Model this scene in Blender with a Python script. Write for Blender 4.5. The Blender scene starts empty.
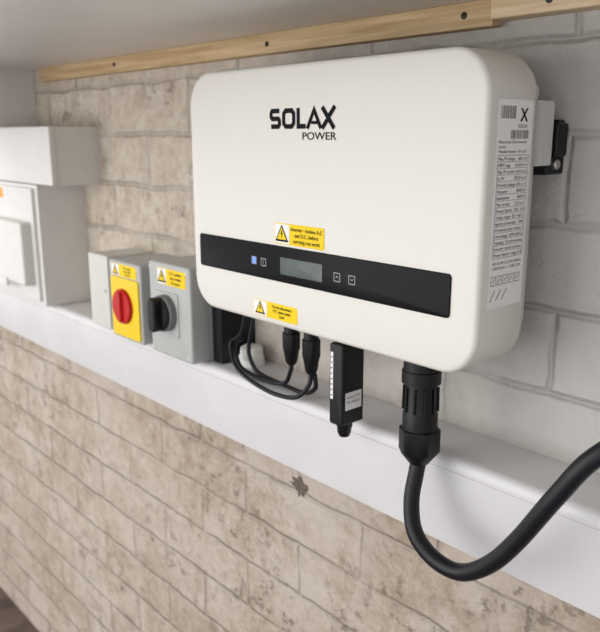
import bpy, bmesh, math, random
from mathutils import Vector, Matrix
random.seed(4)
scene = bpy.context.scene
COL = scene.collection
try:
    scene.view_settings.view_transform = 'Standard'
except Exception:
    pass

WALL_Y = 0.03
LEDGE_Z = 1.191

# ------------------------------------------------------------------ materials
def mat(name, color, rough=0.5, metal=0.0, noise=0.0, nscale=40.0, bump=0.0, bscale=300.0, spec=0.5, coat=0.0):
    m = bpy.data.materials.new(name); m.use_nodes = True
    nt = m.node_tree; b = nt.nodes['Principled BSDF']
    b.inputs['Base Color'].default_value = (*color, 1)
    b.inputs['Roughness'].default_value = rough
    b.inputs['Metallic'].default_value = metal
    b.inputs['Specular IOR Level'].default_value = spec
    if coat: b.inputs['Coat Weight'].default_value = coat
    tc = nt.nodes.new('ShaderNodeTexCoord')
    if noise > 0:
        n = nt.nodes.new('ShaderNodeTexNoise'); n.inputs['Scale'].default_value = nscale
        n.inputs['Detail'].default_value = 5
        nt.links.new(tc.outputs['Object'], n.inputs['Vector'])
        r = nt.nodes.new('ShaderNodeValToRGB')
        r.color_ramp.elements[0].position = 0.3; r.color_ramp.elements[1].position = 0.7
        r.color_ramp.elements[0].color = (*[c*(1-noise) for c in color], 1)
        r.color_ramp.elements[1].color = (*[min(1, c*(1+noise*0.5)) for c in color], 1)
        nt.links.new(n.outputs['Fac'], r.inputs['Fac'])
        nt.links.new(r.outputs['Color'], b.inputs['Base Color'])
    if bump > 0:
        n2 = nt.nodes.new('ShaderNodeTexNoise'); n2.inputs['Scale'].default_value = bscale
        nt.links.new(tc.outputs['Object'], n2.inputs['Vector'])
        bp = nt.nodes.new('ShaderNodeBump'); bp.inputs['Strength'].default_value = bump
        bp.inputs['Distance'].default_value = 0.001
        nt.links.new(n2.outputs['Fac'], bp.inputs['Height'])
        nt.links.new(bp.outputs['Normal'], b.inputs['Normal'])
    return m

M = {}
M['shell'] = mat('powder_white', (0.735, 0.715, 0.665), 0.40, bump=0.15, bscale=1500)
M['chassis'] = mat('chassis_grey', (0.55, 0.55, 0.54), 0.45, bump=0.1, bscale=900)
M['black_gloss'] = mat('black_gloss', (0.003, 0.003, 0.004), 0.20, spec=0.08)
M['black'] = mat('black_plastic', (0.006, 0.006, 0.007), 0.42, bump=0.15, bscale=800, spec=0.3)
M['rubber'] = mat('black_rubber', (0.007, 0.008, 0.011), 0.42, bump=0.1, bscale=500, spec=0.30)
M['ink'] = mat('ink_black', (0.006, 0.006, 0.007), 0.6, spec=0.1)
M['ink_grey'] = mat('ink_grey', (0.07, 0.07, 0.07), 0.6, spec=0.1)
M['lcd'] = mat('lcd_glass', (0.085, 0.105, 0.105), 0.25, noise=0.2, nscale=60, spec=0.3)
M['blue'] = mat('blue_led', (0.1, 0.2, 0.9), 0.4)
M['blue'].node_tree.nodes['Principled BSDF'].inputs['Emission Color'].default_value = (0.10, 0.22, 1, 1)
M['blue'].node_tree.nodes['Principled BSDF'].inputs['Emission Strength'].default_value = 0.9
M['icon'] = mat('icon_grey', (0.35, 0.37, 0.42), 0.5)
M['yellow'] = mat('label_yellow', (0.88, 0.62, 0.01), 0.5, spec=0.2)
M['yellow_pl'] = mat('yellow_plate', (0.86, 0.60, 0.015), 0.45, noise=0.05, spec=0.3)
M['red'] = mat('red_plastic', (0.50, 0.008, 0.008), 0.4, spec=0.3)
M['white_label'] = mat('label_white', (0.84, 0.84, 0.84), 0.5, spec=0.2)
M['upvc'] = mat('upvc_white', (0.67, 0.66, 0.67), 0.38, noise=0.05, nscale=14)
M['gland_white'] = mat('gland_white', (0.82, 0.82, 0.80), 0.4)
M['cu_white'] = mat('cabinet_white', (0.70, 0.685, 0.66), 0.42, noise=0.03)
M['grey_pl'] = mat('isolator_grey', (0.43, 0.44, 0.43), 0.42, noise=0.04)
M['grey_lt'] = mat('junction_grey', (0.60, 0.59, 0.55), 0.45)
M['grey_dk'] = mat('knob_grey', (0.16, 0.17, 0.18), 0.4)
M['metal'] = mat('steel', (0.55, 0.55, 0.55), 0.3, metal=1.0)
M['shelf'] = mat('melamine_white', (0.84, 0.835, 0.83), 0.35, noise=0.04, nscale=4)
M['orange'] = mat('orange_sticker', (0.85, 0.35, 0.03), 0.5)
M['dark_metal'] = mat('bracket_black', (0.01, 0.01, 0.012), 0.35, spec=0.3)

def wood(name, c1, c2):
    m = bpy.data.materials.new(name); m.use_nodes = True
    nt = m.node_tree; b = nt.nodes['Principled BSDF']; b.inputs['Roughness'].default_value = 0.7
    tc = nt.nodes.new('ShaderNodeTexCoord'); mp = nt.nodes.new('ShaderNodeMapping')
    mp.inputs['Scale'].default_value = (3, 60, 60)
    n = nt.nodes.new('ShaderNodeTexNoise'); n.inputs['Scale'].default_value = 2.2; n.inputs['Detail'].default_value = 8
    n.inputs['Distortion'].default_value = 0.6
    r = nt.nodes.new('ShaderNodeValToRGB')
    r.color_ramp.elements[0].position = 0.3; r.color_ramp.elements[1].position = 0.68
    r.color_ramp.elements[0].color = (*c1, 1); r.color_ramp.elements[1].color = (*c2, 1)
    nt.links.new(tc.outputs['Object'], mp.inputs['Vector']); nt.links.new(mp.outputs[0], n.inputs['Vector'])
    nt.links.new(n.outputs['Fac'], r.inputs['Fac']); nt.links.new(r.outputs[0], b.inputs['Base Color'])
    bp = nt.nodes.new('ShaderNodeBump'); bp.inputs['Strength'].default_value = 0.4; bp.inputs['Distance'].default_value = 0.001
    nt.links.new(n.outputs['Fac'], bp.inputs['Height']); nt.links.new(bp.outputs[0], b.inputs['Normal'])
    return m
M['wood'] = wood('pine_wood', (0.40, 0.265, 0.13), (0.62, 0.45, 0.26))
M['wood2'] = wood('pine_wood_fresh', (0.49, 0.36, 0.21), (0.70, 0.54, 0.36))

def wall_material():
    m = bpy.data.materials.new('painted_brick'); m.use_nodes = True
    nt = m.node_tree; L = nt.links; N = nt.nodes
    b = N['Principled BSDF']; b.inputs['Roughness'].default_value = 0.85; b.inputs['Specular IOR Level'].default_value = 0.25
    tc = N.new('ShaderNodeTexCoord'); sep = N.new('ShaderNodeSeparateXYZ'); L.new(tc.outputs['Object'], sep.inputs[0])
    nw = N.new('ShaderNodeTexNoise'); nw.inputs['Scale'].default_value = 14; nw.inputs['Detail'].default_value = 6
    L.new(tc.outputs['Object'], nw.inputs['Vector'])
    sepn = N.new('ShaderNodeSeparateColor'); L.new(nw.outputs['Color'], sepn.inputs[0])
    def math_(op, a, bb, c=None):
        n = N.new('ShaderNodeMath'); n.operation = op
        for i, v in enumerate([a, bb, c]):
            if v is None: continue
            if isinstance(v, (int, float)): n.inputs[i].default_value = v
            else: L.new(v, n.inputs[i])
        return n.outputs[0]
    BW, RH = 0.262, 0.088
    xo = math_('ADD', sep.outputs[0], -0.458+BW*30.5-0.008)
    zo = math_('ADD', sep.outputs[2], -1.262+RH*20-0.008)
    wx = math_('MULTIPLY_ADD', sepn.outputs[0], 0.016, xo)
    wz = math_('MULTIPLY_ADD', sepn.outputs[1], 0.016, zo)
    comb = N.new('ShaderNodeCombineXYZ'); L.new(wx, comb.inputs[0]); L.new(wz, comb.inputs[1])
    br = N.new('ShaderNodeTexBrick')
    br.inputs['Scale'].default_value = 1.0
    br.inputs['Brick Width'].default_value = BW; br.inputs['Row Height'].default_value = RH
    br.inputs['Mortar Size'].default_value = 0.0062; br.inputs['Mortar Smooth'].default_value = 1.0
    br.inputs['Color1'].default_value = (0.43, 0.43, 0.43, 1); br.inputs['Color2'].default_value = (0.57, 0.57, 0.57, 1)
    br.inputs['Mortar'].default_value = (0.5, 0.5, 0.5, 1)
    L.new(comb.outputs[0], br.inputs['Vector'])
    def noise(scale, detail=6, rough=0.6, off=0.0):
        n = N.new('ShaderNodeTexNoise'); n.inputs['Scale'].default_value = scale; n.inputs['Detail'].default_value = detail
        n.inputs['Roughness'].default_value = rough
        mp = N.new('ShaderNodeMapping'); mp.inputs['Location'].default_value = (off, off*0.7, off*1.3)
        L.new(tc.outputs['Object'], mp.inputs[0]); L.new(mp.outputs[0], n.inputs['Vector'])
        return n.outputs['Fac']
    def ramp(fac, p0, p1, c0=(0, 0, 0), c1=(1, 1, 1)):
        r = N.new('ShaderNodeValToRGB'); e = r.color_ramp.elements
        e[0].position = p0; e[1].position = p1; e[0].color = (*c0, 1); e[1].color = (*c1, 1)
        L.new(fac, r.inputs[0]); return r.outputs[0]
    def mix(f, a, bb, t='MIX'):
        n = N.new('ShaderNodeMix'); n.data_type = 'RGBA'; n.blend_type = t
        if isinstance(f, (int, float)): n.inputs[0].default_value = f
        else: L.new(f, n.inputs[0])
        for idx, v in ((6, a), (7, bb)):
            if isinstance(v, tuple): n.inputs[idx].default_value = (*v, 1)
            else: L.new(v, n.inputs[idx])
        return n.outputs[2]
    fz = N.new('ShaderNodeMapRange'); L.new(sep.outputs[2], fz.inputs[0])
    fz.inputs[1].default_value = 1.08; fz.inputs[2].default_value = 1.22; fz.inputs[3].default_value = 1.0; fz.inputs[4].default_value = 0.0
    mortar_mask = ramp(noise(7, 4, 0.6, 21.0), 0.34, 0.56, (0.45, 0.45, 0.45), (1, 1, 1))
    mort = math_('MULTIPLY', br.outputs['Fac'], mortar_mask)
    big = noise(3.0, 5, 0.6); med = noise(30, 10, 0.78, 3.1); fine = noise(130, 6, 0.7, 7.7)
    paint_up = mix(ramp(big, 0.35, 0.65), (0.62, 0.605, 0.58), (0.73, 0.72, 0.705))
    warm = mix(ramp(med, 0.34, 0.60), (0.49, 0.395, 0.30), (0.72, 0.645, 0.545))
    fx = N.new('ShaderNodeMapRange'); L.new(sep.outputs[0], fx.inputs[0])
    fx.inputs[1].default_value = -0.20; fx.inputs[2].default_value = 0.50; fx.inputs[3].default_value = 0.92; fx.inputs[4].default_value = 0.10
    up = mix(fx.outputs[0], paint_up, warm)
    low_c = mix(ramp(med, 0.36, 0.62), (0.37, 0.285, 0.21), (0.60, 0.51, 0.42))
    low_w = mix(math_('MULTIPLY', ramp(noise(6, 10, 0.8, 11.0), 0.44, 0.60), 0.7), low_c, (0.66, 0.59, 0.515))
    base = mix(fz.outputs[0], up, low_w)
    base = mix(0.25, base, br.outputs['Color'], 'OVERLAY')
    chipamt = math_('MAXIMUM', fx.outputs[0], math_('MULTIPLY', fz.outputs[0], 0.95))
    clus = ramp(noise(6, 4, 0.6, 31.0), 0.38, 0.60)
    chips = math_('MULTIPLY', ramp(noise(50, 10, 0.8, 5.0), 0.55, 0.64), math_('MULTIPLY', chipamt, 0.7))
    chips = math_('MULTIPLY', chips, clus)
    base = mix(chips, base, (0.27, 0.18, 0.12))
    base = mix(math_('MULTIPLY', ramp(noise(14, 10, 0.8, 9.0), 0.56, 0.68), 0.35), base, (0.76, 0.74, 0.70))
    base = mix(math_('MULTIPLY', mort, 0.30), base, (0.46, 0.43, 0.395))
    L.new(base, b.inputs['Base Color'])
    h = math_('MULTIPLY', mort, -1.1)
    h = math_('MULTIPLY_ADD', med, 1.1, h)
    h = math_('MULTIPLY_ADD', fine, 0.45, h)
    h = math_('MULTIPLY_ADD', chips, -0.4, h)
    bp = N.new('ShaderNodeBump'); bp.inputs['Strength'].default_value = 1.0; bp.inputs['Distance'].default_value = 0.006
    L.new(h, bp.inputs['Height']); L.new(bp.outputs[0], b.inputs['Normal'])
    return m
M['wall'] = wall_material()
M['floor'] = mat('earth_floor', (0.13, 0.09, 0.075), 0.9, noise=0.6, nscale=12, bump=1.0, bscale=60)

# ------------------------------------------------------------------ helpers
def empty(name, loc):
    e = bpy.data.objects.new(name, None); e.empty_display_size = 0.02
    e.location = loc; COL.objects.link(e); return e

def mesh_obj(name, bm, material, parent=None, smooth=True):
    me = bpy.data.meshes.new(name)
    bmesh.ops.recalc_face_normals(bm, faces=bm.faces)
    bm.to_mesh(me); bm.free()
    me.materials.append(M[material] if isinstance(material, str) else material)
    if smooth:
        me.polygons.foreach_set('use_smooth', [True]*len(me.polygons))
        try: me.set_sharp_from_angle(angle=math.radians(38))
        except Exception: pass
    o = bpy.data.objects.new(name, me); COL.objects.link(o)
    if parent is not None:
        o.parent = parent
        o.matrix_parent_inverse = Matrix.Translation(-parent.location)
    return o

def rr_pts(x0, x1, z0, z1, R, seg=8):
    R = max(min(R, (x1-x0)/2-1e-5, (z1-z0)/2-1e-5), 1e-5)
    pts = []
    for cx, cz, a0 in ((x1-R, z1-R, 0), (x0+R, z1-R, 90), (x0+R, z0+R, 180), (x1-R, z0+R, 270)):
        for i in range(seg+1):
            a = math.radians(a0+90*i/seg)
            pts.append((cx+R*math.cos(a), cz+R*math.sin(a)))
    return pts

def loft(name, x0, x1, z0, z1, R, rings, material, parent=None, seg=8, conv=None):
    if conv is None: conv = lambda x, y, z: (x, y, z)
    bm = bmesh.new(); prev = None; first = None
    for ins, y in rings:
        vs = [bm.verts.new(conv(px, y, pz)) for px, pz in rr_pts(x0+ins, x1-ins, z0+ins, z1-ins, R-ins if R > ins else 1e-4, seg)]
        if prev:
            n = len(vs)
            for i in range(n):
                bm.faces.new((prev[i], prev[(i+1) % n], vs[(i+1) % n], vs[i]))
        else: first = vs
        prev = vs
    bm.faces.new(first); bm.faces.new(prev)
    return mesh_obj(name, bm, material, parent)

def rbox(name, x0, x1, y_front, y_back, z0, z1, material, parent=None, R=0.004, fil=0.002, seg=6, conv=None):
    rings = []
    for i in range(6):
        a = math.radians(90*i/5)
        rings.append((fil*(1-math.sin(a)), y_front+fil*(1-math.cos(a))))
    rings.append((0, y_back))
    return loft(name, x0, x1, z0, z1, R, rings, material, parent, seg, conv)

def lathe(name, p0, axis, prof, material, parent=None, n=32, hexa=()):
    axis = Vector(axis).normalized(); t = Vector((1, 0, 0)) if abs(axis.x) < 0.9 else Vector((0, 1, 0))
    u = axis.cross(t).normalized(); v = axis.cross(u)
    bm = bmesh.new(); prev = None
    for k, (d, r) in enumerate(prof):
        ring = []
        for i in range(n):
            a = 2*math.pi*i/n
            rr = r
            if k in hexa:
                s = math.pi/3; aa = (a % s)-s/2; rr = r*0.90/math.cos(aa); rr = min(rr, r)
            ring.append(bm.verts.new(Vector(p0)+axis*d+(u*math.cos(a)+v*math.sin(a))*rr))
        if prev:
            for i in range(n): bm.faces.new((prev[i], prev[(i+1) % n], ring[(i+1) % n], ring[i]))
        else: bm.faces.new(ring)
        prev = ring
    bm.faces.new(prev)
    return mesh_obj(name, bm, material, parent)

def catmull(pts, n=10):
    P = [Vector(p) for p in pts]; P = [P[0]*2-P[1]]+P+[P[-1]*2-P[-2]]
    out = []
    for i in range(1, len(P)-2):
        for k in range(n):
            t = k/n; a, b, c, d = P[i-1], P[i], P[i+1], P[i+2]
            out.append(0.5*((2*b)+(-a+c)*t+(2*a-5*b+4*c-d)*t*t+(-a+3*b-3*c+d)*t**3))
    out.append(P[-2]); return out

def tube(name, pts, r, material, parent=None, n=16):
    C = catmull(pts); bm = bmesh.new(); prev = None
    up = None
    for i, p in enumerate(C):
        t = (C[min(i+1, len(C)-1)]-C[max(i-1, 0)]).normalized()
        if up is None:
            up = t.orthogonal().normalized()
        up = (up-t*up.dot(t)).normalized(); w = t.cross(up)
        ring = [bm.verts.new(p+(up*math.cos(2*math.pi*k/n)+w*math.sin(2*math.pi*k/n))*r) for k in range(n)]
        if prev:
            for k in range(n): bm.faces.new((prev[k], prev[(k+1) % n], ring[(k+1) % n], ring[k]))
        else: bm.faces.new(ring)
        prev = ring
    bm.faces.new(prev)
    return mesh_obj(name, bm, material, parent)

FRONT = lambda o: (lambda x, z: (x, o, z))
def poly(name, polys, conv, material, parent=None):
    bm = bmesh.new()
    for pl in polys:
        bm.faces.new([bm.verts.new(conv(*p)) for p in pl])
    return mesh_obj(name, bm, material, parent, smooth=False)

def rect(x0, z0, x1, z1): return [(x0, z0), (x1, z0), (x1, z1), (x0, z1)]
def stroke(pts, w):
    out = []; P = [Vector(p) for p in pts]; closed = (P[0]-P[-1]).length < 1e-9
    if closed: P = P[:-1]
    n = len(P); Ls = []; Rs = []
    for i in range(n):
        if closed: a = P[i-1]; b = P[(i+1) % n]
        else: a = P[i-1] if i > 0 else None; b = P[i+1] if i < n-1 else None
        d1 = (P[i]-a).normalized() if a is not None else (b-P[i]).normalized()
        d2 = (b-P[i]).normalized() if b is not None else d1
        n1 = Vector((-d1.y, d1.x)); n2 = Vector((-d2.y, d2.x)); m = (n1+n2).normalized()
        k = w/2/max(0.5, m.dot(n1))
        Ls.append(P[i]+m*k); Rs.append(P[i]-m*k)
    for i in range(n if closed else n-1):
        j = (i+1) % n
        out.append([tuple(Rs[i]), tuple(Rs[j]), tuple(Ls[j]), tuple(Ls[i])])
    return out

def text(name, s, loc, size, material, parent, side=False, align='LEFT', weight=0.0, sx=1.0, width=None, roll=0.0):
    cu = bpy.data.curves.new(name, 'FONT'); cu.body = s; cu.size = size; cu.offset = weight
    cu.align_x = align; cu.space_line = 0.95
    tmp = bpy.data.objects.new(name+'_tmp', cu); COL.objects.link(tmp)
    bpy.context.view_layer.update()
    dg = bpy.context.evaluated_depsgraph_get()
    me = bpy.data.meshes.new_from_object(tmp.evaluated_get(dg))
    bpy.data.objects.remove(tmp)
    if width:
        xs = [v.co.x for v in me.vertices]; sx = width/(max(xs)-min(xs))
    R = Matrix.Rotation(math.radians(90), 4, 'X')
    if side: R = Matrix.Rotation(math.radians(90), 4, 'Z') @ R
    me.transform(Matrix.Translation(loc) @ R @ Matrix.Rotation(roll, 4, 'Z') @ Matrix.Diagonal((sx, 1, 1, 1)))
    me.materials.clear(); me.materials.append(M[material])
    o = bpy.data.objects.new(name, me); COL.objects.link(o)
    o.parent = parent; o.matrix_parent_inverse = Matrix.Translation(-parent.location)
    return o

def warning_label(tag, x0, x1, z0, z1, y, parent, lines, tri_frac=0.32):
    h = z1-z0; w = x1-x0
    rbox(tag+'_label', x0, x1, y-0.0004, y+0.0002, z0, z1, 'yellow', parent, R=0.002, fil=0.0001, seg=3)
    tw = w*tri_frac
    poly(tag+'_label_white', [rect(x0+0.001, z0+0.001, x0+tw, z1-0.001)], FRONT(y-0.0006), 'white_label', parent)
    cx = x0+tw/2+0.0004; s = min(h*0.48, tw*0.48); cz = z0+h*0.48
    def tri(k): return [(cx-s*k, cz-s*0.75*k), (cx+s*k, cz-s*0.75*k), (cx, cz+s*0.95*k)]
    poly(tag+'_triangle_border', [tri(1.0)], FRONT(y-0.0008), 'ink', parent)
    poly(tag+'_triangle', [tri(0.72)], FRONT(y-0.0010), 'yellow', parent)
    b = s*0.5
    poly(tag+'_bolt', [[(cx+b*.15, cz+b*.9), (cx-b*.35, cz-b*.05), (cx+b*.02, cz-b*.05), (cx+b*.25, cz+b*.5)],
                       [(cx-b*.05, cz+b*.15), (cx+b*.35, cz+b*.15), (cx-b*.1, cz-b*.95), (cx+b*.02, cz-b*.1)]],
         FRONT(y-0.0012), 'ink', parent)
    n = len(lines); ls = (h-0.004)/n
    for i, l in enumerate(lines):
        text(tag+'_line_%d' % i, l, (x0+tw+(w-tw)/2, y-0.0007, z1-0.002-ls*(i+0.82)), ls*0.90, 'ink', parent, align='CENTER', weight=0.00008)

# ------------------------------------------------------------------ room shell
def slab(name, x0, x1, y0, y1, z0, z1, material, bev=0.0):
    bm = bmesh.new(); bmesh.ops.create_cube(bm, size=1)
    for v in bm.verts:
        v.co = Vector(((x0+x1)/2+v.co.x*(x1-x0), (y0+y1)/2+v.co.y*(y1-y0), (z0+z1)/2+v.co.z*(z1-z0)))
    if bev: bmesh.ops.bevel(bm, geom=list(bm.edges), offset=bev, segments=3, profile=0.5, affect='EDGES')
    return mesh_obj(name, bm, material)
FZ = 0.14
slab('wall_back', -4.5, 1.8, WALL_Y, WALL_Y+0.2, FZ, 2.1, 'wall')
slab('floor', -4.5, 1.8, -3.0, WALL_Y+0.2, FZ-0.1, FZ, 'floor')
SH = 1.658
slab('overhead_shelf', -0.784, 1.8, -0.62, WALL_Y, SH, SH+0.02, 'shelf', 0.001)
slab('shelf_end_panel', -0.802, -0.784, -0.62, WALL_Y, 1.5425, SH+0.02, 'shelf', 0.001)
slab('wooden_batten', -0.715, 0.375, 0.012, WALL_Y, 1.632, SH, 'wood', 0.001)
slab('wooden_batten', 0.376, 1.6, 0.006, WALL_Y, 1.637, SH, 'wood2', 0.001)
bs = empty('batten_screws', (0.1, 0.012, 1.645))
for x, y, z in ((-0.4, 0.012, 1.645), (0.02, 0.012, 1.644), (0.34, 0.012, 1.645), (0.44, 0.006, 1.648)):
    lathe('screw_head', (x, y+0.001, z), (0, -1, 0), [(0, 0.0036), (0.0018, 0.0036), (0.0022, 0.003)], 'black', bs, n=14)

# ledge / trunking
led = empty('cable_trunking', (0.0, -0.02, 1.15))
LY = -0.050; LB = 1.088; TB = WALL_Y-0.0005
def ext_profile(name, prof, x0, x1, material, parent):
    bm = bmesh.new()
    a = [bm.verts.new((x0, y, z)) for y, z in prof]; b = [bm.verts.new((x1, y, z)) for y, z in prof]
    n = len(prof)
    for i in range(n): bm.faces.new((a[i], a[(i+1) % n], b[(i+1) % n], b[i]))
    bm.faces.new(a); bm.faces.new(b)
    return mesh_obj(name, bm, material, parent)
ext_profile('trunking_body', [(TB, LEDGE_Z), (LY+0.010, LEDGE_Z), (LY+0.005, LEDGE_Z-0.001), (LY+0.0015, LEDGE_Z-0.004), (LY, LEDGE_Z-0.010),
                              (LY, LEDGE_Z-0.012), (LY+0.0012, LEDGE_Z-0.0125), (LY+0.0012, LEDGE_Z-0.0145), (LY, LEDGE_Z-0.015),
                              (LY, LB+0.004), (LY+0.001, LB+0.001), (LY+0.004, LB), (TB, LB)], -4.4, 1.7, 'upvc', led)

# ------------------------------------------------------------------ inverter
IX0, IX1, IZ0, IZ1, IY = -0.008, 0.4515, 1.3005, 1.602, -0.097
inv = empty('solar_inverter', (0.228, -0.05, 1.45))
rings = [(0.030, IY-0.0010), (0.008, IY-0.0004)]
F = 0.0055
for i in range(0, 9):
    a = math.radians(90*i/8)
    rings.append((F*(1-math.sin(a)), IY+F*(1-math.cos(a))))
rings += [(0, -0.0245), (0.001, -0.023)]
loft('front_cover', IX0, IX1, IZ0, IZ1, 0.042, rings, 'shell', inv, seg=14)
loft('rear_chassis', IX0+0.004, IX1-0.004, IZ0+0.004, IZ1-0.004, 0.038, [(0, -0.023), (0, -0.015)], 'chassis', inv)
loft('heat_sink', IX0+0.03, IX1-0.012, IZ0+0.04, IZ1-0.03, 0.004, [(0, -0.015), (0, 0.0)], 'chassis', inv)
for i in range(14):
    x = 0.04+i*0.028
    loft('heat_fin_%d' % i, x, x+0.004, IZ0+0.03, IZ1-0.026, 0.0005, [(0, 0.0), (0, 0.019)], 'chassis', inv, seg=1)
loft('mounting_plate', 0.40, 0.4550, 1.497, 1.557, 0.002, [(0, -0.016), (0, 0.004)], 'chassis', inv, seg=2)
loft('wall_rail', 0.05, 0.452, 1.49, 1.54, 0.002, [(0, 0.019), (0, WALL_Y)], 'dark_metal', inv, seg=2)
rbox('wall_bracket', 0.430, 0.4535, 0.000, WALL_Y, 1.488, 1.520, 'dark_metal', inv, R=0.003, fil=0.001)
rbox('bracket_hook', 0.445, 0.4580, 0.008, 0.026, 1.505, 1.537, 'dark_metal', inv, R=0.003, fil=0.001)
lathe('bracket_screw', (0.4535, 0.012, 1.498), (1, 0, 0), [(0, 0.005), (0.004, 0.005), (0.005, 0.004)], 'metal', inv, n=16)

# logo
W = 0.0052
def L_(pts, ox, oz, sx, sz): return [(ox+p[0]*sx, oz+p[1]*sz) for p in pts]
polys = []
oz = 1.5325+W/2; sz = 0.0222-W
c = 0.13
x = 0.1575+W/2
polys += stroke(L_([(1, 1), (c, 1), (0, 1-c), (0, .5+c), (c, .5), (1-c, .5), (1, .5-c), (1, c), (1-c, 0), (0, 0)], x, oz, 0.0145, sz), W)
x += 0.0145+0.0074
polys += stroke(L_([(.2, 1), (.8, 1), (1, .8), (1, .2), (.8, 0), (.2, 0), (0, .2), (0, .8), (.2, 1)], x, oz, 0.0170, sz), W)
x += 0.0170+0.0074
polys += stroke(L_([(0, 1.15), (0, 0), (1, 0)], x, oz, 0.0122, sz), W)
x += 0.0122+0.0026
polys += stroke(L_([(0, -.15), (.5, 1.0), (1, -.15)], x, oz, 0.0215, sz), W*0.9)
polys += stroke(L_([(.30, .22), (.74, .22)], x, oz, 0.0215, sz), W*0.65)
x += 0.0215+0.0018
polys += stroke(L_([(0, 1.15), (1, -.15)], x, oz, 0.0185, sz), W)
polys += stroke(L_([(0, -.15), (.42, .36)], x, oz, 0.0185, sz), W)
polys += stroke(L_([(.58, .60), (1.05, 1.18)], x, oz, 0.0185, sz), W)
YF = IY-0.0014
poly('logo', polys, FRONT(YF), 'ink', inv)
text('logo_word', 'POWER', (0.2125, YF, 1.5210), 0.0112, 'ink', inv, weight=0.0001, width=0.053)

# control band
rbox('display_band', 0.0105, 0.4215, IY-0.0026, IY+0.004, 1.3568, 1.3995, 'black_gloss', inv, R=0.004, fil=0.0006)
YB = IY-0.0029
rbox('lcd_screen', 0.176, 0.2475, IY-0.0030, IY-0.0020, 1.3665, 1.3868, 'lcd', inv, R=0.001, fil=0.0002)
def sq_outline(cx, cz, s, w=0.0009): return stroke([(cx-s, cz-s), (cx+s, cz-s), (cx+s, cz+s), (cx-s, cz+s), (cx-s, cz-s)], w)
poly('led_power', [rect(0.1235, 1.3735, 0.130, 1.381)], FRONT(YB), 'blue', inv)
poly('button_icons', sq_outline(0.1268, 1.3772, 0.0042)+sq_outline(0.1450, 1.3768, 0.0042)+sq_outline(0.271, 1.3758, 0.0045)
     + sq_outline(0.2935, 1.3758, 0.0045)+stroke([(0.2690, 1.375), (0.271, 1.377), (0.273, 1.375)], 0.0008)
     + stroke([(0.2915, 1.377), (0.2935, 1.375), (0.2955, 1.377)], 0.0008)+stroke([(0.1450, 1.3745), (0.1450, 1.379)], 0.0009), FRONT(YB-0.0002), 'icon', inv)

warning_label('isolate_warning', 0.164, 0.249, 1.4022, 1.4265, IY-0.0012, inv,
              ['Inverter - Isolate A.C', 'and D.C. before', 'carrying out work'])
warning_label('voltage_warning', 0.1215, 0.204, 1.3090, 1.3290, IY-0.0006, inv,
              ['Do not disconnect', 'D.C. plugs under', 'load'])

# side rating label
SX = IX1+0.0003
SIDE = lambda y, z: (SX+0.0003, y, z)
rbox('rating_label', -0.083, -0.028, -(SX+0.0002), -(SX-0.0002), 1.368, 1.5565, 'white_label', inv, R=0.002, fil=0.0001, seg=3,
     conv=lambda x, y, z: (-y, x, z))
pl = []
ym0, ym1 = -0.080, -0.031
pl += stroke([(ym0, 1.415), (ym1, 1.415), (ym1, 1.508), (ym0, 1.508), (ym0, 1.415)], 0.0004)
for i in range(15): pl.append(rect(ym0, 1.4210+i*0.0058, ym1, 1.4213+i*0.0058))
for i in range(5): pl += stroke([(ym0+i*0.0098, 1.390), (ym0+0.0075+i*0.0098, 1.390), (ym0+0.0075+i*0.0098, 1.398), (ym0+i*0.0098, 1.398), (ym0+i*0.0098, 1.390)], 0.0006)
for i in range(5): pl += stroke([(ym0+0.002+i*0.0098, 1.392), (ym0+0.005+i*0.0098, 1.396)], 0.0010)
for i in range(3): pl += stroke([(ym0+i*0.0095, 1.375), (ym0+0.0075+i*0.0095, 1.385)], 0.0010)
poly('rating_lines', pl, SIDE, 'ink_grey', inv)
bc = []
yy = ym0+0.001
while yy < ym0+0.024:
    w = random.choice([0.0005, 0.0010]); bc.append(rect(yy, 1.540, yy+w, 1.551)); yy += w+random.choice([0.0006, 0.0011])
yy = ym0+0.018
while yy < ym1-0.002:
    w = random.choice([0.0005, 0.0010]); bc.append(rect(yy, 1.5225, yy+w, 1.5300)); yy += w+random.choice([0.0006, 0.0011])
poly('rating_barcode', bc, SIDE, 'ink', inv)
text('rating_x', 'X', (SX+0.0004, -0.048, 1.538), 0.016, 'ink', inv, side=True, weight=0.0004)
text('rating_brand', 'SOLAX', (SX+0.0004, -0.051, 1.532), 0.0048, 'ink', inv, side=True)
for i, s in enumerate(['Photovoltaic Grid-connected', 'Inverter', 'Model Name: X1-5.0']):
    text('rating_head_%d' % i, s, (SX+0.0004, ym0, 1.5185-i*0.0042), 0.0036, 'ink', inv, side=True, width=0.044 if i != 1 else None)
rows = ['Max. PV voltage     600 d.c.V', 'MPPT range       40-560 d.c.V', 'Max. PV current  16/16 d.c.A', 'Isc PV             20/20 d.c.A', 'Nominal voltage 230 a.c.V',
        'Frequency            50/60 Hz', 'Rated power          5000 W', 'Max. current       23.9 a.c.A', 'Power factor  0.8 - 0.8', 'Temp. range -25~+60 C', 'Ingress protection   IP65', 'Protective class I',
        'Overvoltage  II(PV) III(AC)', 'Topology  Transformerless', 'Inverter serial number', 'Power factor range 0.8']
for i, s in enumerate(rows):
    text('rating_row_%d' % i, s, (SX+0.0004, ym0+0.001, 1.5035-i*0.0058), 0.0043, 'ink', inv, side=True, width=0.046)
for i, s in enumerate(['IEC 62109-1/2, EN 61000-6', 'VDE 0126-1-1, G98, G99']):
    text('rating_foot_%d' % i, s, (SX+0.0004, ym0+0.001, 1.409-i*0.0046), 0.0036, 'ink', inv, side=True, width=0.046)

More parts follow.
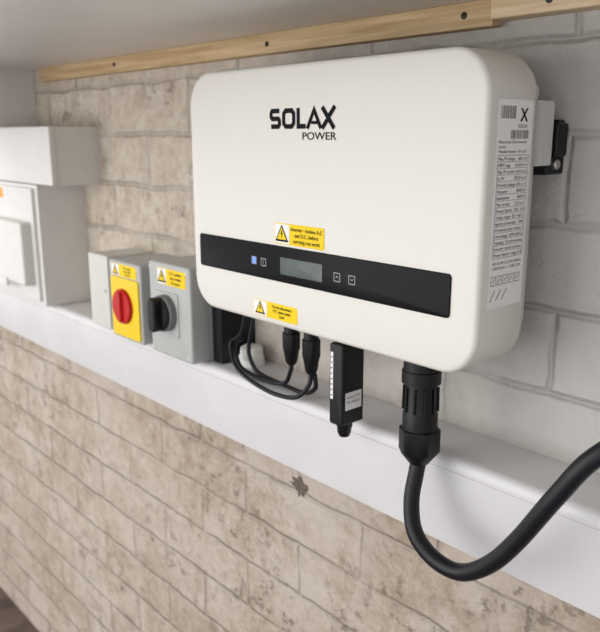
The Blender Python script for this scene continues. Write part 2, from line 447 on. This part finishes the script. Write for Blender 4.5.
def gland(tag, x, y, z0, z1, r, parent):
    h = z0-z1
    lathe(tag, (x, y, z0), (0, 0, -1), [(0, r*1.15), (h*.12, r*1.15), (h*.14, r*.9), (h*.35, r*.9), (h*.36, r*1.15), (h*.66, r*1.15), (h*.70, r), (h*.93, r*.75), (h, r*.5)],
          'black', parent, n=36, hexa=(4, 5))
gland('dc_gland_1', 0.138, -0.050, IZ0+0.002, 1.236, 0.0105, inv)
gland('dc_gland_2', 0.176, -0.050, IZ0+0.002, 1.232, 0.0105, inv)
AC = (0.372, -0.075)
lathe('ac_connector', (AC[0], AC[1], IZ0+0.002), (0.02, -0.02, -1),
      [(0, 0.019), (0.012, 0.019), (0.013, 0.0205), (0.026, 0.0205), (0.027, 0.0165), (0.055, 0.0170), (0.060, 0.0185), (0.076, 0.0185), (0.0765, 0.0220), (0.100, 0.0220), (0.104, 0.0190), (0.111, 0.0135), (0.115, 0.0105)],
      'black', inv, n=48, hexa=(8, 9))
for k in range(10):
    a = k*2*math.pi/10
    tube('ac_rib_%d' % k, [(AC[0]+0.0008+0.0178*math.cos(a), AC[1]-0.0008+0.0178*math.sin(a), IZ0-0.028), (AC[0]+0.0012+0.0182*math.cos(a), AC[1]-0.0014+0.0182*math.sin(a), IZ0-0.054)], 0.0013, 'black', inv, n=6)

# data logger dongle
DX = 0.0105
dg = empty('data_logger_dongle', (0.263, -0.07, 1.25))
rbox('dongle_body', 0.243+DX, 0.265+DX, -0.094, -0.060, 1.2010, IZ0-0.002, 'black', dg, R=0.004, fil=0.003)
lathe('dongle_plug', (0.254+DX, -0.077, IZ0+0.001), (0, 0, -1), [(0, 0.009), (0.006, 0.009)], 'black', dg)
lathe('dongle_cap', (0.254+DX, -0.079, 1.203), (0, 0, -1), [(0, 0.0095), (0.007, 0.0095), (0.008, 0.0085), (0.014, 0.008), (0.0185, 0.006)], 'black', dg, hexa=(1,))
rbox('dongle_front_label', 0.2460+DX, 0.2500+DX, -0.0944, -0.0938, 1.232, 1.288, 'white_label', dg, R=0.0005, fil=0.0001)
poly('dongle_label_marks', [rect(0.2468+DX, 1.236+i*0.0065, 0.2492+DX, 1.2375+i*0.0065) for i in range(8)], FRONT(-0.0947), 'ink_grey', dg)
rbox('dongle_side_label', -0.089, -0.063, -(0.2653+DX), -(0.2648+DX), 1.220, 1.241, 'white_label', dg, R=0.001, fil=0.0001, conv=lambda x, y, z: (-y, x, z))
text('dongle_label_text', 'Pocket WiFi', (0.2656+DX, -0.087, 1.234), 0.0040, 'ink_grey', dg, side=True, width=0.021)
text('dongle_label_text', 'SN: SV8X21', (0.2656+DX, -0.087, 1.228), 0.0040, 'ink_grey', dg, side=True, width=0.021)

# thick AC cable
tube('power_cable', [(0.3745, -0.0775, 1.189), (0.3755, -0.082, 1.178), (0.381, -0.095, 1.1505), (0.398, -0.108, 1.126), (0.4245, -0.110, 1.1095), (0.457, -0.110, 1.1095), (0.488, -0.110, 1.1320),
                     (0.516, -0.110, 1.1690), (0.5505, -0.110, 1.227), (0.578, -0.102, 1.270), (0.62, -0.075, 1.305), (0.67, -0.035, 1.315), (0.73, -0.005, 1.280), (0.79, 0.010, 1.225), (0.86, 0.012, 1.2015), (1.0, 0.012, 1.2005), (1.5, 0.012, 1.2005)], 0.0086, 'rubber')
R_ = 0.0030
tube('solar_cable', [(0.138, -0.050, 1.238), (0.136, -0.050, 1.226), (0.120, -0.048, 1.205), (0.072, -0.042, 1.1965), (0.020, -0.036, 1.1965), (-0.004, -0.030, 1.204), (-0.013, -0.028, 1.225), (0.004, -0.026, 1.242), (0.012, -0.026, 1.262), (0.014, -0.028, 1.303)], R_, 'rubber')
tube('solar_cable', [(0.176, -0.050, 1.234), (0.174, -0.053, 1.216), (0.155, -0.058, 1.197), (0.110, -0.057, 1.1900), (0.060, -0.054, 1.1935), (0.016, -0.046, 1.2005), (-0.008, -0.038, 1.214), (-0.014, -0.034, 1.232), (0.012, -0.034, 1.252), (0.026, -0.034, 1.303)], R_, 'rubber')
tube('solar_cable', [(0.180, -0.048, 1.233), (0.178, -0.045, 1.212), (0.150, -0.040, 1.198), (0.100, -0.034, 1.1955), (0.056, -0.031, 1.1965), (0.034, -0.030, 1.203), (0.022, -0.030, 1.225), (0.030, -0.030, 1.26), (0.040, -0.030, 1.303)], R_, 'rubber')
gg = empty('cable_gland', (0.0, 0.0, 1.2))
lathe('gland_base', (-0.010, 0.000, LEDGE_Z), (0, 0, 1), [(0, 0.020), (0.014, 0.020), (0.015, 0.0175), (0.027, 0.0165), (0.030, 0.012)], 'gland_white', gg, hexa=(0, 1))
gg2 = empty('cable_gland', (0.583, 0.0, 1.2))
lathe('gland_base', (0.606, -0.015, LEDGE_Z), (0, 0, 1), [(0, 0.017), (0.012, 0.017), (0.013, 0.0145), (0.028, 0.0135), (0.033, 0.010)], 'gland_white', gg2, hexa=(0, 1))

# ------------------------------------------------------------------ isolators
def rotary(x0, x1, z1, yf, kx, kz, kr, label, parent_loc, red=True):
    p = empty('rotary_isolator_switch', parent_loc)
    rbox('enclosure_base', x0, x1, yf+0.032, WALL_Y, LEDGE_Z, z1, 'grey_pl', p, R=0.006, fil=0.001)
    rbox('enclosure_lid', x0-0.0008, x1+0.0008, yf, yf+0.031, LEDGE_Z+0.0005, z1+0.0008, 'grey_pl', p, R=0.006, fil=0.004)
    if red:
        rbox('yellow_plate', x0+0.008, x1-0.004, yf-0.003, yf+0.001, LEDGE_Z+0.006, z1-0.026, 'yellow_pl', p, R=0.005, fil=0.001)
        lathe('knob_dial', (kx, yf-0.002, kz), (0, -1, 0), [(0, kr*1.05), (0.005, kr*1.05), (0.007, kr)], 'red', p, n=40)
        loft('knob_grip', kx-kr*0.24, kx+kr*0.24, kz-kr*0.92, kz+kr*0.92, kr*0.2, [(0.0015, yf-0.014), (0, yf-0.012), (0, yf-0.008)], 'red', p)
    else:
        rbox('knob_plate', kx-0.032, kx+0.032, yf-0.002, yf+0.001, kz-0.036, kz+0.032, 'grey_pl', p, R=0.005, fil=0.001)
        lathe('knob_collar', (kx, yf-0.001, kz), (0, -1, 0), [(0, kr*1.05), (0.010, kr*1.05), (0.012, kr*0.98)], 'grey_dk', p, n=40)
        lathe('knob_dial', (kx, yf-0.012, kz), (0, -1, 0), [(0, kr*.95), (0.004, kr*.95), (0.006, kr*.88)], 'black', p, n=40)
        loft('knob_grip', kx-kr*0.34, kx+kr*0.34, kz-kr*0.98, kz+kr*0.98, kr*0.3, [(0.002, yf-0.030), (0, yf-0.028), (0, yf-0.014)], 'black', p)
    for sx_ in (x0+0.005, x1-0.008):
        for sz_ in (LEDGE_Z+0.010, z1-0.008):
            lathe('lid_screw', (sx_, yf+0.0005, sz_), (0, -1, 0), [(0, 0.003), (0.0012, 0.003)], 'grey_lt', p, n=12)
    warning_label('switch', label[0], label[1], label[2], label[3], yf-0.0002, p, ['D.C. isolator', 'may contain', 'live parts'])
    return p
rotary(-0.306, -0.2046, 1.323, -0.0705, -0.257, 1.250, 0.028, (-0.297, -0.216, 1.299, 1.319), (-0.255, -0.02, 1.25))
rotary(-0.176, -0.063, 1.337, -0.0705, -0.126, 1.262, 0.027, (-0.150, -0.073, 1.305, 1.330), (-0.12, -0.02, 1.25), red=False)
bb = empty('black_block', (-0.05, -0.01, 1.25))  # plain black block against the wall, right of the second isolator
rbox('block_body', -0.0610, -0.038, -0.034, WALL_Y, LEDGE_Z, 1.300, 'black', bb, R=0.003, fil=0.002)
rbox('block_face', -0.058, -0.041, -0.0355, -0.033, LEDGE_Z+0.01, 1.290, 'rubber', bb, R=0.002, fil=0.001)
jb = empty('junction_box', (-0.37, -0.02, 1.25))
rbox('box_base', -0.403, -0.334, -0.040, WALL_Y, LEDGE_Z, 1.322, 'grey_lt', jb, R=0.004, fil=0.001)
rbox('box_lid', -0.404, -0.333, -0.060, -0.041, LEDGE_Z+0.0005, 1.323, 'grey_lt', jb, R=0.004, fil=0.003)
lathe('lid_screw', (-0.345, -0.0595, 1.26), (0, -1, 0), [(0, 0.004), (0.0012, 0.004)], 'grey_pl', jb, n=14)

# ------------------------------------------------------------------ consumer unit
cu = empty('consumer_unit', (-0.77, -0.02, 1.35))
rbox('enclosure', -0.98, -0.587, -0.067, WALL_Y, LEDGE_Z, 1.432, 'cu_white', cu, R=0.003, fil=0.002)
rbox('front_frame', -0.975, -0.600, -0.074, -0.066, LEDGE_Z+0.010, 1.425, 'cu_white', cu, R=0.004, fil=0.002)
rbox('breaker_cover', -0.96, -0.614, -0.096, -0.073, 1.232, 1.358, 'cu_white', cu, R=0.006, fil=0.005)
rbox('cover_handle', -0.82, -0.70, -0.100, -0.095, 1.222, 1.240, 'cu_white', cu, R=0.003, fil=0.001)
rbox('sticker', -0.86, -0.745, -0.0746, -0.0738, 1.400, 1.420, 'orange', cu, R=0.001, fil=0.0001)
tb = empty('trunking_box', (-0.77, -0.02, 1.49))
rbox('box_body', -0.98, -0.5116, -0.060, WALL_Y, 1.4335, 1.541, 'cu_white', tb, R=0.002, fil=0.001)
rbox('box_cover', -0.982, -0.5100, -0.0690, -0.058, 1.4335, 1.5415, 'cu_white', tb, R=0.003, fil=0.003)

lathe('wall_plug', (-0.135, WALL_Y+0.001, 1.602), (0, -1, 0), [(0, 0.007), (0.004, 0.0065), (0.007, 0.004)], 'black', None, n=12)
bm = bmesh.new(); cen = Vector((0.065, WALL_Y-0.0008, 1.009)); rim = []
for i in range(22):
    a = i*2*math.pi/22; rr = 0.016*(0.55+0.7*random.random())
    rim.append(bm.verts.new(cen+Vector((math.cos(a)*rr*1.3, 0.0006, math.sin(a)*rr))))
bm.faces.new(rim)
M['hole'] = mat('dark_chip', (0.15, 0.115, 0.09), 0.95, noise=0.6, nscale=200)
mesh_obj('wall_chip', bm, 'hole', None, smooth=False)

# ------------------------------------------------------------------ light
w = bpy.data.worlds.new('World'); scene.world = w; w.use_nodes = True
nt = w.node_tree; bg = nt.nodes['Background']
tcw = nt.nodes.new('ShaderNodeTexCoord'); dot = nt.nodes.new('ShaderNodeVectorMath'); dot.operation = 'DOT_PRODUCT'
dv = Vector((-0.66, -0.72, -0.05)).normalized(); dot.inputs[1].default_value = dv
nt.links.new(tcw.outputs['Generated'], dot.inputs[0])
mr = nt.nodes.new('ShaderNodeMapRange'); mr.inputs[1].default_value = -0.6; mr.inputs[2].default_value = 0.9
mr.inputs[3].default_value = 0.45; mr.inputs[4].default_value = 1.60
nt.links.new(dot.outputs['Value'], mr.inputs[0]); nt.links.new(mr.outputs[0], bg.inputs[1])
bg.inputs[0].default_value = (0.985, 0.985, 1.0, 1)
def area(name, loc, target, size, energy, color):
    l = bpy.data.lights.new(name, 'AREA'); l.size = size; l.energy = energy; l.color = color; l.shape = 'SQUARE'
    o = bpy.data.objects.new(name, l); COL.objects.link(o); o.location = loc
    o.rotation_euler = (Vector(target)-Vector(loc)).to_track_quat('-Z', 'Y').to_euler()
area('daylight_opening', (-0.9, -2.6, 1.5), (0.1, 0.0, 1.3), 2.0, 37, (1.0, 0.98, 0.95))

# ------------------------------------------------------------------ camera
cam = bpy.data.cameras.new('camera'); co = bpy.data.objects.new('camera', cam); COL.objects.link(co)
cam.sensor_fit = 'HORIZONTAL'; cam.sensor_width = 36; cam.lens = 45
cam.clip_start = 0.01
f = Vector((-.7246, .6474, -.2359)).normalized()
r = Vector((.6666, .7454, -.0016)); r = (r-f*r.dot(f)).normalized(); u = r.cross(f)
m = Matrix((r, u, -f)).transposed().to_4x4(); m.translation = Vector((0.841, -0.663, 1.527))
co.matrix_world = m
cam.dof.use_dof = True; cam.dof.focus_distance = 0.76; cam.dof.aperture_fstop = 8.5
scene.camera = co
print('DONE', len(bpy.data.objects))
